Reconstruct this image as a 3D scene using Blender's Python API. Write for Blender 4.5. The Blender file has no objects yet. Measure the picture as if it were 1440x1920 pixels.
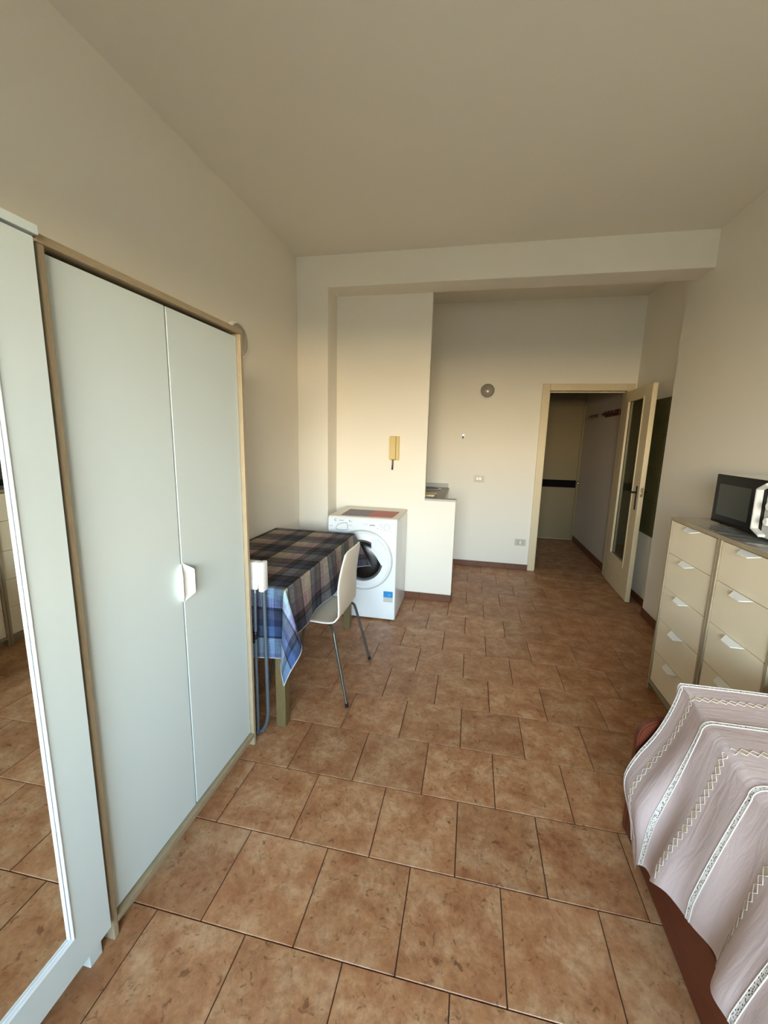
import bpy, bmesh, math, random
from mathutils import Vector, Matrix
random.seed(7)
PI = math.pi
C = bpy.context.scene.collection
SC = bpy.context.scene

# ------------------------------------------------------------------ camera
RR = [[0.9781440566059451, 0.2065729559221501, 0.02370270887580789],
      [-0.05927664260567975, 0.16776940539224894, 0.9840425327473045],
      [-0.19929998536845, 0.9639403718570546, -0.1763475980449378]]
cd = bpy.data.cameras.new('camera'); cam = bpy.data.objects.new('camera', cd); C.objects.link(cam)
cd.sensor_fit = 'VERTICAL'; cd.sensor_height = 36.0; cd.lens = 778.408 / 1920 * 36.0
cd.clip_start = 0.02; cd.clip_end = 500
r, u, f = RR
cam.matrix_world = Matrix(((r[0], u[0], -f[0], 0), (r[1], u[1], -f[1], 0), (r[2], u[2], -f[2], 1.52), (0, 0, 0, 1)))
SC.camera = cam

# ------------------------------------------------------------------ world, light, exposure
w = bpy.data.worlds.new('sky'); SC.world = w; w.use_nodes = True
nt = w.node_tree; nt.nodes.clear()
wo = nt.nodes.new('ShaderNodeOutputWorld'); bg = nt.nodes.new('ShaderNodeBackground')
# an evening sky: warm at the horizon, blue higher up, brighter towards the sun side (behind and to the right)
tcw = nt.nodes.new('ShaderNodeTexCoord'); spw = nt.nodes.new('ShaderNodeSeparateXYZ'); nt.links.new(tcw.outputs['Generated'], spw.inputs[0])
rw = nt.nodes.new('ShaderNodeValToRGB'); ew = rw.color_ramp.elements
ew[0].position = 0.0; ew[0].color = (1.0, .78, .50, 1); ew[1].position = 0.9; ew[1].color = (.10, .18, .28, 1)
for p_, c_ in ((.05, (1.0, .92, .76, 1)), (.11, (.92, .97, .98, 1)), (.22, (.62, .80, .96, 1)), (.45, (.24, .36, .50, 1))):
    k_ = ew.new(p_); k_.color = c_
nt.links.new(spw.outputs['Z'], rw.inputs[0])
dw = nt.nodes.new('ShaderNodeVectorMath'); dw.operation = 'DOT_PRODUCT'; dw.inputs[1].default_value = (.28, -.95, .12)
nt.links.new(tcw.outputs['Generated'], dw.inputs[0])
mw_ = nt.nodes.new('ShaderNodeMapRange'); mw_.inputs['From Min'].default_value = .2; mw_.inputs['From Max'].default_value = 1.0
mw_.inputs['To Min'].default_value = .45; mw_.inputs['To Max'].default_value = 1.35; nt.links.new(dw.outputs['Value'], mw_.inputs[0])
vw = nt.nodes.new('ShaderNodeVectorMath'); vw.operation = 'SCALE'; nt.links.new(rw.outputs[0], vw.inputs[0]); nt.links.new(mw_.outputs[0], vw.inputs['Scale'])
nt.links.new(vw.outputs[0], bg.inputs[0]); nt.links.new(bg.outputs[0], wo.inputs[0])
bg.inputs[1].default_value = 45.0
WX0, WX1, WZ0, WZ1, WY = -0.75, 1.15, 0.05, 2.25, -1.50     # the glazed balcony door behind the camera
pl = bpy.data.lights.new('window_portal', 'AREA'); pl.shape = 'RECTANGLE'; pl.size = WX1 - WX0; pl.size_y = WZ1 - WZ0
pl.cycles.is_portal = True
po = bpy.data.objects.new('window_portal', pl); C.objects.link(po)
po.location = ((WX0 + WX1) / 2, WY - 0.12, (WZ0 + WZ1) / 2); po.rotation_euler = (PI / 2, 0, 0)
SC.view_settings.view_transform = 'Standard'; SC.view_settings.look = 'None'
SC.view_settings.gamma = 1.0; SC.view_settings.use_curve_mapping = False
SC.view_settings.exposure = 0.0
SC.cycles.max_bounces = 12; SC.cycles.diffuse_bounces = 8; SC.cycles.glossy_bounces = 4
SC.cycles.transmission_bounces = 8; SC.cycles.sample_clamp_indirect = 8.0
SC.cycles.use_denoising = True

# ------------------------------------------------------------------ materials
def srgb(r, g, b):
    f = lambda c: (c / 255) / 12.92 if c / 255 <= 0.04045 else ((c / 255 + 0.055) / 1.055) ** 2.4
    return (f(r), f(g), f(b), 1)
class M:
    pass
def mat(name, col, rough=0.6, metal=0.0, spec=0.5, bump=0.0, bscale=200, var=0.0, vscale=3.0, coat=0.0):
    m = bpy.data.materials.new(name); m.use_nodes = True; n = m.node_tree; b = n.nodes['Principled BSDF']
    b.inputs['Base Color'].default_value = col; b.inputs['Roughness'].default_value = rough
    b.inputs['Metallic'].default_value = metal; b.inputs['Specular IOR Level'].default_value = spec
    b.inputs['Coat Weight'].default_value = coat; b.inputs['Coat Roughness'].default_value = 0.15
    tc = n.nodes.new('ShaderNodeTexCoord')
    if var:
        no = n.nodes.new('ShaderNodeTexNoise'); no.inputs['Scale'].default_value = vscale; no.inputs['Detail'].default_value = 6
        rp = n.nodes.new('ShaderNodeValToRGB'); rp.color_ramp.elements[0].position = 0.3; rp.color_ramp.elements[1].position = 0.7
        rp.color_ramp.elements[0].color = tuple(c * (1 - var) for c in col[:3]) + (1,)
        rp.color_ramp.elements[1].color = tuple(min(1, c * (1 + var * 0.5)) for c in col[:3]) + (1,)
        n.links.new(tc.outputs['Object'], no.inputs['Vector']); n.links.new(no.outputs['Fac'], rp.inputs[0])
        n.links.new(rp.outputs[0], b.inputs['Base Color'])
    if bump:
        no = n.nodes.new('ShaderNodeTexNoise'); no.inputs['Scale'].default_value = bscale; no.inputs['Detail'].default_value = 4
        bp = n.nodes.new('ShaderNodeBump'); bp.inputs['Strength'].default_value = bump; bp.inputs['Distance'].default_value = 0.002
        n.links.new(tc.outputs['Object'], no.inputs['Vector']); n.links.new(no.outputs['Fac'], bp.inputs['Height'])
        n.links.new(bp.outputs[0], b.inputs['Normal'])
    return m
def wood(name, c1, c2, axis=2, rough=0.5, scale=9):
    m = mat(name, c1, rough); n = m.node_tree; b = n.nodes['Principled BSDF']
    tc = n.nodes.new('ShaderNodeTexCoord'); mp = n.nodes.new('ShaderNodeMapping')
    s = [scale * 8, scale * 8, scale * 8]; s[axis] = scale * 0.5; mp.inputs['Scale'].default_value = s
    no = n.nodes.new('ShaderNodeTexNoise'); no.inputs['Detail'].default_value = 8; no.inputs['Roughness'].default_value = 0.65
    rp = n.nodes.new('ShaderNodeValToRGB'); rp.color_ramp.elements[0].position = 0.35; rp.color_ramp.elements[1].position = 0.68
    rp.color_ramp.elements[0].color = c1; rp.color_ramp.elements[1].color = c2
    n.links.new(tc.outputs['Object'], mp.inputs[0]); n.links.new(mp.outputs[0], no.inputs['Vector'])
    n.links.new(no.outputs['Fac'], rp.inputs[0]); n.links.new(rp.outputs[0], b.inputs['Base Color'])
    return m
M.wall = mat('wall_paint', srgb(231, 225, 212), 0.85, bump=0.15, bscale=260)
M.ceil = mat('ceiling_paint', srgb(230, 225, 213), 0.9, bump=0.1, bscale=200)
M.white = mat('white_lacquer', srgb(228, 228, 222), 0.45)
M.cool = mat('cool_white_door_foil', srgb(200, 210, 208), 0.5)
M.drawer = mat('cream_white_drawer_foil', srgb(232, 218, 190), 0.5)
M.whiteplastic = mat('white_plastic', srgb(238, 238, 234), 0.35)
M.gloss = mat('white_enamel', srgb(230, 234, 236), 0.28, coat=0.3)
M.oakz = wood('light_oak_upright', srgb(144, 129, 104), srgb(168, 151, 122), 2)
M.oaky = wood('light_oak_lengthwise', srgb(142, 126, 100), srgb(166, 148, 118), 1)
M.taupe = mat('taupe_top_foil', srgb(186, 174, 156), .5)
M.mirror = mat('mirror_glass', (0.86, 0.89, 0.87, 1), 0.01, metal=1.0)
M.black = mat('black_plastic', srgb(22, 21, 20), 0.3)
M.blackgloss = mat('black_glass', srgb(12, 13, 12), 0.14, spec=0.1)
M.greygloss = mat('dark_grey_screen', srgb(58, 60, 54), 0.2, spec=.2)
M.dark = mat('dark_gap', srgb(40, 34, 28), 0.9)
M.steel = mat('steel', (0.55, 0.56, 0.55, 1), 0.28, metal=1.0)
M.darksteel = mat('grey_painted_tube', srgb(92, 90, 84), 0.35, metal=0.6)
M.bluesteel = mat('grey_blue_tube', srgb(98, 108, 116), 0.35, metal=0.5)
M.skirt = mat('brown_skirting', srgb(104, 60, 34), 0.45, var=0.2, vscale=9)
M.grout = mat('grout', srgb(82, 50, 30), 0.9)
M.doorcream = mat('cream_painted_wood', srgb(208, 192, 158), 0.45, bump=0.05, bscale=60)
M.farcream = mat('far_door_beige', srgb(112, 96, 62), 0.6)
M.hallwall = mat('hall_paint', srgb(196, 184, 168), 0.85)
M.greentile = mat('green_ceramic', srgb(98, 94, 62), 0.2, var=0.15, vscale=6)
M.greengrout = mat('dark_green_grout', srgb(76, 74, 52), 0.9)
M.worktop = mat('grey_worktop', srgb(158, 148, 134), 0.4, var=0.15, vscale=60)
M.capgrey = mat('grey_edge_trim', srgb(170, 169, 162), 0.5)
M.tan = mat('yellowed_plastic', srgb(206, 182, 118), 0.4)
M.tandark = mat('yellowed_plastic_shadow_line', srgb(150, 122, 58), 0.5)
M.brownwood = wood('reddish_brown_wood', srgb(86, 38, 22), srgb(110, 52, 32), 1, 0.4, 6)
M.tablewood = wood('olive_stained_pine', srgb(90, 77, 48), srgb(112, 96, 60), 2, 0.5, 8)
M.mattress = mat('mattress_ticking', srgb(214, 206, 200), 0.9)
M.switchgrey = mat('switch_plate_grey', srgb(196, 188, 172), 0.4)
M.lamp = mat('lamp_glass', srgb(150, 142, 130), 0.25, coat=0.5)
M.hook = mat('brown_red_coat_rack', srgb(78, 30, 26), 0.6)
M.blue = mat('label_blue', srgb(28, 132, 196), 0.5)
M.labelgrey = mat('label_grey', srgb(190, 190, 184), 0.5)
M.ink = mat('print_grey', srgb(96, 98, 104), 0.5)
M.drum = mat('drum_dark', srgb(16, 16, 16), 0.25, spec=0.7)
M.rubber = mat('grey_rubber_gasket', srgb(84, 90, 88), 0.4)
M.ring = mat('grey_door_ring', srgb(188, 194, 190), 0.3)
M.brass = mat('brass', (0.6, 0.5, 0.25, 1), 0.3, metal=1.0)
M.board = mat('cutting_board', srgb(232, 216, 172), 0.5)

def glass(name, tint, rough, alpha_mix, haze=0.0, hazecol=(1, 1, 1, 1)):
    m = bpy.data.materials.new(name); m.use_nodes = True; n = m.node_tree; n.nodes.clear()
    o = n.nodes.new('ShaderNodeOutputMaterial'); t = n.nodes.new('ShaderNodeBsdfTransparent'); g = n.nodes.new('ShaderNodeBsdfGlossy')
    mx = n.nodes.new('ShaderNodeMixShader'); fr = n.nodes.new('ShaderNodeFresnel'); fr.inputs[0].default_value = 1.5
    t.inputs[0].default_value = tint; g.inputs['Roughness'].default_value = rough; g.inputs[0].default_value = (1, 1, 1, 1)
    ad = n.nodes.new('ShaderNodeMath'); ad.operation = 'ADD'; ad.inputs[1].default_value = alpha_mix
    n.links.new(fr.outputs[0], ad.inputs[0]); n.links.new(ad.outputs[0], mx.inputs[0])
    df = n.nodes.new('ShaderNodeBsdfDiffuse'); df.inputs[0].default_value = hazecol; m0 = n.nodes.new('ShaderNodeMixShader'); m0.inputs[0].default_value = haze
    n.links.new(t.outputs[0], m0.inputs[1]); n.links.new(df.outputs[0], m0.inputs[2]); n.links.new(m0.outputs[0], mx.inputs[1]); n.links.new(g.outputs[0], mx.inputs[2]); n.links.new(mx.outputs[0], o.inputs[0])
    return m
M.doorglass = glass('door_pane_glass', (0.72, 0.78, 0.62, 1), 0.08, 0.0, .35, srgb(104, 104, 70))
M.clear = glass('clear_film', (0.86, 0.88, 0.88, 1), 0.16, 0.04, .30, srgb(225, 228, 228))

def tilemat():
    m = mat('terracotta_tile', srgb(180, 130, 96), 0.42, spec=0.45); n = m.node_tree; b = n.nodes['Principled BSDF']
    tc = n.nodes.new('ShaderNodeTexCoord'); oi = n.nodes.new('ShaderNodeObjectInfo')
    add = n.nodes.new('ShaderNodeVectorMath'); add.operation = 'MULTIPLY_ADD'
    cmb = n.nodes.new('ShaderNodeCombineXYZ')
    ml = n.nodes.new('ShaderNodeMath'); ml.operation = 'MULTIPLY'; ml.inputs[1].default_value = 37.0
    n.links.new(oi.outputs['Random'], ml.inputs[0])
    for i in range(3): n.links.new(ml.outputs[0], cmb.inputs[i])
    n.links.new(tc.outputs['Object'], add.inputs[0]); add.inputs[1].default_value = (1, 1, 1); n.links.new(cmb.outputs[0], add.inputs[2])
    def noise(sc, det, ro, dist=0.0):
        x = n.nodes.new('ShaderNodeTexNoise'); x.inputs['Scale'].default_value = sc; x.inputs['Detail'].default_value = det
        x.inputs['Roughness'].default_value = ro; x.inputs['Distortion'].default_value = dist
        n.links.new(add.outputs[0], x.inputs['Vector']); return x
    a = noise(9, 10, 0.70, 0.15); d = noise(42, 8, 0.72, 0.3); s = noise(34, 5, 0.62, 1.1)
    r1 = n.nodes.new('ShaderNodeValToRGB'); e = r1.color_ramp.elements
    e[0].position = 0.34; e[0].color = srgb(152, 98, 64); e[1].position = 0.66; e[1].color = srgb(192, 154, 118)
    k = e.new(0.5); k.color = srgb(172, 124, 86)
    n.links.new(a.outputs['Fac'], r1.inputs[0])
    r2 = n.nodes.new('ShaderNodeValToRGB'); e = r2.color_ramp.elements
    e[0].position = 0.32; e[0].color = (0.5, 0.45, 0.4, 1); e[1].position = 0.56; e[1].color = (1, 1, 1, 1)
    n.links.new(d.outputs['Fac'], r2.inputs[0])
    mx = n.nodes.new('ShaderNodeMix'); mx.data_type = 'RGBA'; mx.blend_type = 'MULTIPLY'; mx.inputs[0].default_value = 0.55
    n.links.new(r1.outputs[0], mx.inputs[6]); n.links.new(r2.outputs[0], mx.inputs[7])
    r3 = n.nodes.new('ShaderNodeValToRGB'); e = r3.color_ramp.elements
    e[0].position = 0.33; e[0].color = (0.30, 0.20, 0.13, 1); e[1].position = 0.41; e[1].color = (1, 1, 1, 1)
    n.links.new(s.outputs['Fac'], r3.inputs[0])
    m2 = n.nodes.new('ShaderNodeMix'); m2.data_type = 'RGBA'; m2.blend_type = 'MULTIPLY'; m2.inputs[0].default_value = 0.6
    n.links.new(mx.outputs[2], m2.inputs[6]); n.links.new(r3.outputs[0], m2.inputs[7])
    hs = n.nodes.new('ShaderNodeHueSaturation'); mr = n.nodes.new('ShaderNodeMapRange')
    mr.inputs['To Min'].default_value = 0.9; mr.inputs['To Max'].default_value = 1.08
    n.links.new(oi.outputs['Random'], mr.inputs[0]); n.links.new(mr.outputs[0], hs.inputs['Value']); n.links.new(m2.outputs[2], hs.inputs['Color'])
    n.links.new(hs.outputs[0], b.inputs['Base Color'])
    bp = n.nodes.new('ShaderNodeBump'); bp.inputs['Strength'].default_value = 0.25; bp.inputs['Distance'].default_value = 0.002
    n.links.new(d.outputs['Fac'], bp.inputs['Height']); n.links.new(bp.outputs[0], b.inputs['Normal'])
    return m
M.tile = tilemat()

# ------------------------------------------------------------------ mesh helpers
def nb(): return bmesh.new()
def merge(dst, src):
    me = bpy.data.meshes.new('tmp'); src.to_mesh(me); src.free(); dst.from_mesh(me); bpy.data.meshes.remove(me)
def bx(bm, x0, x1, y0, y1, z0, z1, b=0.0, seg=2):
    t = bmesh.new(); vs = [t.verts.new((x, y, z)) for x in (x0, x1) for y in (y0, y1) for z in (z0, z1)]
    for q in ((0, 1, 3, 2), (4, 6, 7, 5), (0, 4, 5, 1), (2, 3, 7, 6), (0, 2, 6, 4), (1, 5, 7, 3)): t.faces.new([vs[i] for i in q])
    bmesh.ops.recalc_face_normals(t, faces=t.faces)
    if b: bmesh.ops.bevel(t, geom=list(t.edges), offset=b, segments=seg, affect='EDGES', profile=0.5)
    merge(bm, t); return bm
def box(*a, **k): return bx(nb(), *a, **k)
def prism(bm, pts, d, b=0.0):
    """closed polygon pts (Vectors) swept by vector d"""
    t = bmesh.new(); d = Vector(d); A = [t.verts.new(Vector(p)) for p in pts]; B = [t.verts.new(Vector(p) + d) for p in pts]; n = len(pts)
    t.faces.new(A); t.faces.new(B[::-1])
    for i in range(n): t.faces.new((A[i], B[i], B[(i + 1) % n], A[(i + 1) % n]))
    bmesh.ops.recalc_face_normals(t, faces=t.faces)
    if b: bmesh.ops.bevel(t, geom=list(t.edges), offset=b, segments=2, affect='EDGES')
    merge(bm, t); return bm
def smooth_path(pts, k=6):
    P = [Vector(p) for p in pts]; out = []
    for i in range(len(P) - 1):
        p0 = P[max(i - 1, 0)]; p1 = P[i]; p2 = P[i + 1]; p3 = P[min(i + 2, len(P) - 1)]
        for j in range(k):
            t = j / k
            out.append(0.5 * ((2 * p1) + (p2 - p0) * t + (2 * p0 - 5 * p1 + 4 * p2 - p3) * t * t + (3 * p1 - p0 - 3 * p2 + p3) * t ** 3))
    out.append(P[-1]); return out
def tube(bm, pts, r, seg=10, r1=None):
    P = [Vector(p) for p in pts]; n = len(P); rings = []; up = None
    for i, p in enumerate(P):
        tg = (P[min(i + 1, n - 1)] - P[max(i - 1, 0)]).normalized()
        if up is None: up = tg.orthogonal().normalized()
        up = (up - tg * up.dot(tg)).normalized(); sd = tg.cross(up)
        rr = r if r1 is None else r + (r1 - r) * i / (n - 1)
        rings.append([bm.verts.new(p + (up * math.cos(a) + sd * math.sin(a)) * rr) for a in (2 * PI * k / seg for k in range(seg))])
    for i in range(n - 1):
        for k in range(seg): bm.faces.new((rings[i][k], rings[i][(k + 1) % seg], rings[i + 1][(k + 1) % seg], rings[i + 1][k]))
    bm.faces.new(rings[0][::-1]); bm.faces.new(rings[-1]); return bm
def lathe(bm, prof, center, axis, seg=40):
    """prof: (radius, height along axis)"""
    ax = Vector(axis).normalized(); a = ax.orthogonal().normalized(); b = ax.cross(a); c = Vector(center); rings = []
    for rr, h in prof:
        if rr < 1e-6: rings.append([bm.verts.new(c + ax * h)])
        else: rings.append([bm.verts.new(c + ax * h + (a * math.cos(t) + b * math.sin(t)) * rr) for t in (2 * PI * k / seg for k in range(seg))])
    for A, B in zip(rings, rings[1:]):
        for k in range(seg):
            k2 = (k + 1) % seg
            if len(A) == 1 and len(B) == 1: break
            if len(A) == 1: bm.faces.new((A[0], B[k2], B[k]))
            elif len(B) == 1: bm.faces.new((A[k], A[k2], B[0]))
            else: bm.faces.new((A[k], A[k2], B[k2], B[k]))
    bmesh.ops.recalc_face_normals(bm, faces=bm.faces); return bm
def wloc(o):
    v = Vector((0, 0, 0))
    while o: v += Vector(o.location); o = o.parent
    return v
def obj(name, bm, material, parent=None, smooth=False, local=False, origin=None):
    """links ONE mesh object; geometry is given in world coordinates (or the parent's own when local)"""
    me = bpy.data.meshes.new(name)
    if not local:
        off = wloc(parent)
        if origin is not None: off = Vector(origin)
        bm.transform(Matrix.Translation(-off))
    bm.to_mesh(me); bm.free()
    if smooth:
        for p in me.polygons: p.use_smooth = True
        if smooth == 'auto':
            try: me.set_sharp_from_angle(angle=math.radians(35))
            except Exception: pass
    o = bpy.data.objects.new(name, me); C.objects.link(o)
    if material: me.materials.append(material)
    if parent: o.parent = parent
    if origin is not None: o.location = Vector(origin) - wloc(parent)
    return o
def tag(o, label, cat, group=None):
    o['label'] = label; o['category'] = cat
    if group: o['group'] = group
    return o
def thing(name, label, cat, loc=(0, 0, 0), group=None):
    o = bpy.data.objects.new(name, None); C.objects.link(o); o.location = loc; o.empty_display_size = 0.05
    return tag(o, label, cat, group)
def struct(name, bm, m, parent=None, smooth=False):
    o = obj(name, bm, m, parent, smooth)
    if parent is None: o['kind'] = 'structure'
    return o
def text_bm(txt, size, origin, xdir, ydir, depth=0.0006):
    cu = bpy.data.curves.new('t', 'FONT'); cu.body = txt; cu.size = size; cu.extrude = depth / 2; cu.resolution_u = 2
    ob = bpy.data.objects.new('t', cu); C.objects.link(ob)
    dg = bpy.context.evaluated_depsgraph_get(); me = bpy.data.meshes.new_from_object(ob.evaluated_get(dg))
    bm = bmesh.new(); bm.from_mesh(me); bpy.data.objects.remove(ob); bpy.data.curves.remove(cu); bpy.data.meshes.remove(me)
    x = Vector(xdir).normalized(); y = Vector(ydir).normalized(); z = x.cross(y)
    bm.transform(Matrix.Translation(Vector(origin)) @ Matrix((x, y, z)).transposed().to_4x4()); return bm

# ------------------------------------------------------------------ room shell
XL, XR_, XA = -1.535, 1.578, 1.672        # left wall, right wall, alcove right wall
YB, YP, YE = 3.545, 3.79, 5.03             # beam front, partition face, end wall
ZC = 2.985; Y0 = WY
XP0, XP1, XLOW = -1.255, -0.403, -0.120
# floor: mortar bed + individual tiles
fb = nb(); bx(fb, XL - .1, XA + .1, Y0 - .2, YE, -0.12, -0.004); bx(fb, .5, 1.75, YE, 6.97, -0.12, -0.004)
floor = struct('floor', fb, M.grout)
TW, TD, TX, TY = 0.3125, 0.318, -0.754, 0.930
regions = [(XL, XR_, Y0, 3.93), (XL, XA, 3.93, YE), (0.80, 1.585, YE, 5.13), (0.60, 1.62, 5.13, 6.86)]
def tile_bm(w, d, g=0.0018):
    return box(-w / 2 + g, w / 2 - g, -d / 2 + g, d / 2 - g, -0.006, 0.0, b=0.0014, seg=1)
full = None
for k in range(-8, 20):
    ya, yb = TY + k * TD, TY + (k + 1) * TD
    off = TX + (0.157 if k % 2 else 0)
    for m_ in range(-4, 10):
        xa, xb = off + m_ * TW, off + (m_ + 1) * TW
        for R_ in regions:
            cx0, cx1, cy0, cy1 = max(xa, R_[0]), min(xb, R_[1]), max(ya, R_[2]), min(yb, R_[3])
            if cx1 - cx0 < .02 or cy1 - cy0 < .02: continue
            if cx1 < -0.98 and (cy1 < 1.66): continue                       # under the cabinets
            if cx1 < -0.42 and cy0 > 3.9: continue                            # under the kitchen units
            if cx0 > 0.9 and cy1 < 1.3: continue                              # under the bed
            fl = abs(cx1 - cx0 - TW) < 1e-6 and abs(cy1 - cy0 - TD) < 1e-6
            c = ((cx0 + cx1) / 2, (cy0 + cy1) / 2, 0)
            if fl and full is not None:
                o = bpy.data.objects.new('tile', full.data); C.objects.link(o)
            else:
                o = obj('tile', tile_bm(cx1 - cx0, cy1 - cy0), M.tile, floor, local=True)
                if fl: full = o
            o.parent = floor; o.location = c
            o.rotation_euler = (random.uniform(-1, 1) * 0.0008, random.uniform(-1, 1) * 0.0008, 0)

struct('wall_left', box(XL - .1, XL, Y0 - .2, YE + .1, -.1, 3.15), M.wall)
struct('wall_right', box(XR_, XR_ + .4, Y0 - .2, 3.93, -.1, 3.15), M.wall)
struct('wall_alcove_right', box(XA, XA + .3, 3.93, YE + .1, -.1, 3.15), M.wall)
b = nb(); bx(b, XL, .762, YE, YE + .10, -.1, 3.15); bx(b, .762, 1.60, YE, YE + .10, 2.115, 3.15); bx(b, 1.60, XA, YE, YE + .10, -.1, 3.15)
struct('wall_back', b, M.wall)
b = nb(); bx(b, XL - .1, WX0, Y0 - .2, Y0, -.1, 3.15); bx(b, WX1, XR_ + .4, Y0 - .2, Y0, -.1, 3.15)
bx(b, WX0, WX1, Y0 - .2, Y0, WZ1, 3.15); bx(b, WX0, WX1, Y0 - .2, Y0, -.1, WZ0)
struct('wall_front', b, M.wall)
b = nb(); bx(b, XL - .1, XR_ + .4, Y0 - .2, YB, ZC, 3.15); bx(b, XL - .1, XA + .3, YB, YE + .1, 3.02, 3.15)
struct('ceiling', b, M.ceil)
struct('trim_1', box(XL, XR_ + .05, YB, YP, 2.74, ZC + .04, b=.004), M.wall)                       # ceiling beam
struct('trim_2', box(XL, XP0, YB, YP, -.004, 2.745, b=.004), M.wall)                                # pillar in the corner
# kitchen partition: tall part, low part and its grey cap
b = nb(); prism(b, [(XL, YP, -.004), (XLOW, YP, -.004), (XLOW, YP, .958), (XP1, YP, .958), (XP1, YP, 2.75), (XL, YP, 2.75)], (0, .075, 0), b=.002)
part = struct('wall_partition', b, M.wall)
obj('cap', box(XP1 + .001, XLOW + .004, YP - .004, YP + .077, .9585, .977, b=.001), M.capgrey, part)
# hall
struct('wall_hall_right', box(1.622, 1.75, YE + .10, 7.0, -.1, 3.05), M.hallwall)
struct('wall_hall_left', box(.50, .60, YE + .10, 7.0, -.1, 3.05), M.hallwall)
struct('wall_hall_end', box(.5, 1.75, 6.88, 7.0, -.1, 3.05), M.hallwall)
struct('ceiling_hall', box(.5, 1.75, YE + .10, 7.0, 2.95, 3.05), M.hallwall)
# window behind the camera: frame, mullion, two panes
wn = struct('window_1', box(WX0, WX1, Y0 - .14, Y0 - .08, WZ0, WZ0 + .06), M.whiteplastic)
for a in ((WX0, WX1, WZ1 - .06, WZ1), (WX0, WX0 + .06, WZ0, WZ1), (WX1 - .06, WX1, WZ0, WZ1), ((WX0 + WX1) / 2 - .05, (WX0 + WX1) / 2 + .05, WZ0, WZ1)):
    obj('window_frame', box(a[0], a[1], Y0 - .14, Y0 - .08, a[2], a[3], b=.004), M.whiteplastic, wn)
xm = (WX0 + WX1) / 2
for a in ((WX0 + .058, xm - .048), (xm + .048, WX1 - .058)):
    obj('pane', box(a[0], a[1], Y0 - .112, Y0 - .108, WZ0 + .058, WZ1 - .058), glass('window_pane_glass', (.97, .98, .97, 1), 0.0, 0.0), wn)
# outside: balcony slab with parapet and the ground far below
b = nb(); bx(b, -1.6, 2.0, -3.0, Y0 - .2, -.25, -.05)
struct('floor_balcony', b, mat('balcony_tiles', srgb(214, 192, 162), .8))
struct('ceiling_added_shade', box(-1.6, 2.0, -3.0, Y0 - .2, 2.55, 2.75), M.ceil)  # unseen overhang slab, added to cut steep sky light on the near floor
b = nb(); bx(b, -1.75, -1.6, -3.0, Y0 - .2, -.25, 2.75); bx(b, 2.0, 2.15, -3.0, Y0 - .2, -.25, 2.75)
struct('wall_added_shade', b, M.wall)  # unseen side walls, added to narrow the daylight entering the room
struct('wall_parapet', box(-1.6, 2.0, -3.1, -3.0, -.25, .95), M.wall)
struct('ground', box(-150, 150, -200, -3.3, -9.2, -9), mat('ground_paving', srgb(214, 192, 158), .9))

# skirting tiles
def skirting(name, p0, p1, nrm, h=.066, L=.3125, start=0.0):
    p0 = Vector(p0); p1 = Vector(p1); d = (p1 - p0); ln = d.length; d.normalize(); n = Vector(nrm)
    def seg(a, b_, t0, t1, z0, z1, bv):
        q = p0 + d * a + n * t0; s = p0 + d * b_ + n * t1
        return box(min(q.x, s.x), max(q.x, s.x), min(q.y, s.y), max(q.y, s.y), z0, z1, b=bv, seg=1)
    base = struct(name, seg(0, ln, 0, .005, 0.0, h - .003, 0), M.grout)
    a = -start
    while a < ln - .005:
        s0, s1 = max(a, 0) + .0008, min(a + L, ln) - .0008
        if s1 - s0 > .01: obj('skirting_tile', seg(s0, s1, .0052, .0115, 0.0005, h, .0015), M.skirt, base)
        a += L
skirting('baseboard_partition', (XP0, YP, 0), (XLOW, YP, 0), (0, -1, 0), start=.10)
skirting('baseboard_low_wall_end', (XLOW, YP, 0), (XLOW, YP + .075, 0), (1, 0, 0))
skirting('baseboard_back', (-.245, YE, 0), (.742, YE, 0), (0, -1, 0), start=.23)
skirting('baseboard_alcove_right', (XA, 3.93, 0), (XA, 5.01, 0), (-1, 0, 0))
skirting('baseboard_right', (XR_, 2.72, 0), (XR_, 3.93, 0), (-1, 0, 0), h=.075)
skirting('baseboard_left', (XL, 1.75, 0), (XL, YB, 0), (1, 0, 0))
skirting('baseboard_pillar', (XL + .02, YB, 0), (XP0, YB, 0), (0, -1, 0))
skirting('baseboard_hall_right', (1.622, YE + .12, 0), (1.622, 6.84, 0), (-1, 0, 0), h=.085)

# green tiled panel in the alcove
gp = obj('tile_panel', box(XA - .005, XA - .0002, 4.165, 5.01, .668, 1.932), M.greengrout, bpy.data.objects['wall_alcove_right']); gp['label'] = 'dark green glazed tile panel'
for i in range(4):
    for j in range(3):
        y0 = 4.17 + j * .31; y1 = min(y0 + .307, 5.008); z0 = .672 + i * .3145
        obj('wall_tile', box(XA - .0105, XA - .005, y0, y1, z0, z0 + .311, b=.0015, seg=1), M.greentile, gp)

# ------------------------------------------------------------------ doors
d1 = struct('door_1', box(.7625, .7635, YE + .001, YE + .09, 0.001, 2.0), M.doorcream)      # casing carries the rest
for a in ((.722, .800, 0.0, 2.145), (1.578, 1.655, 0.0, 2.145), (.8005, 1.5775, 2.072, 2.145)):
    obj('architrave', box(a[0], a[1], YE - .022, YE - .001, a[2], a[3], b=.003), M.doorcream, d1)
for a in ((.764, .800, 0.0, 2.113), (1.578, 1.599, 0.0, 2.113), (.8005, 1.5775, 2.076, 2.113)):
    obj('jamb', box(a[0] + .001, a[1], YE - .0005, YE + .11, a[2], a[3] - .001, b=.002), M.doorcream, d1)
for a in ((.800, .815, 0.0, 2.072), (.800, 1.578, 2.058, 2.072)):
    obj('door_stop', box(a[0], a[1], YE + .05, YE + .075, a[2], a[3], b=.002), M.doorcream, d1)
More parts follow.
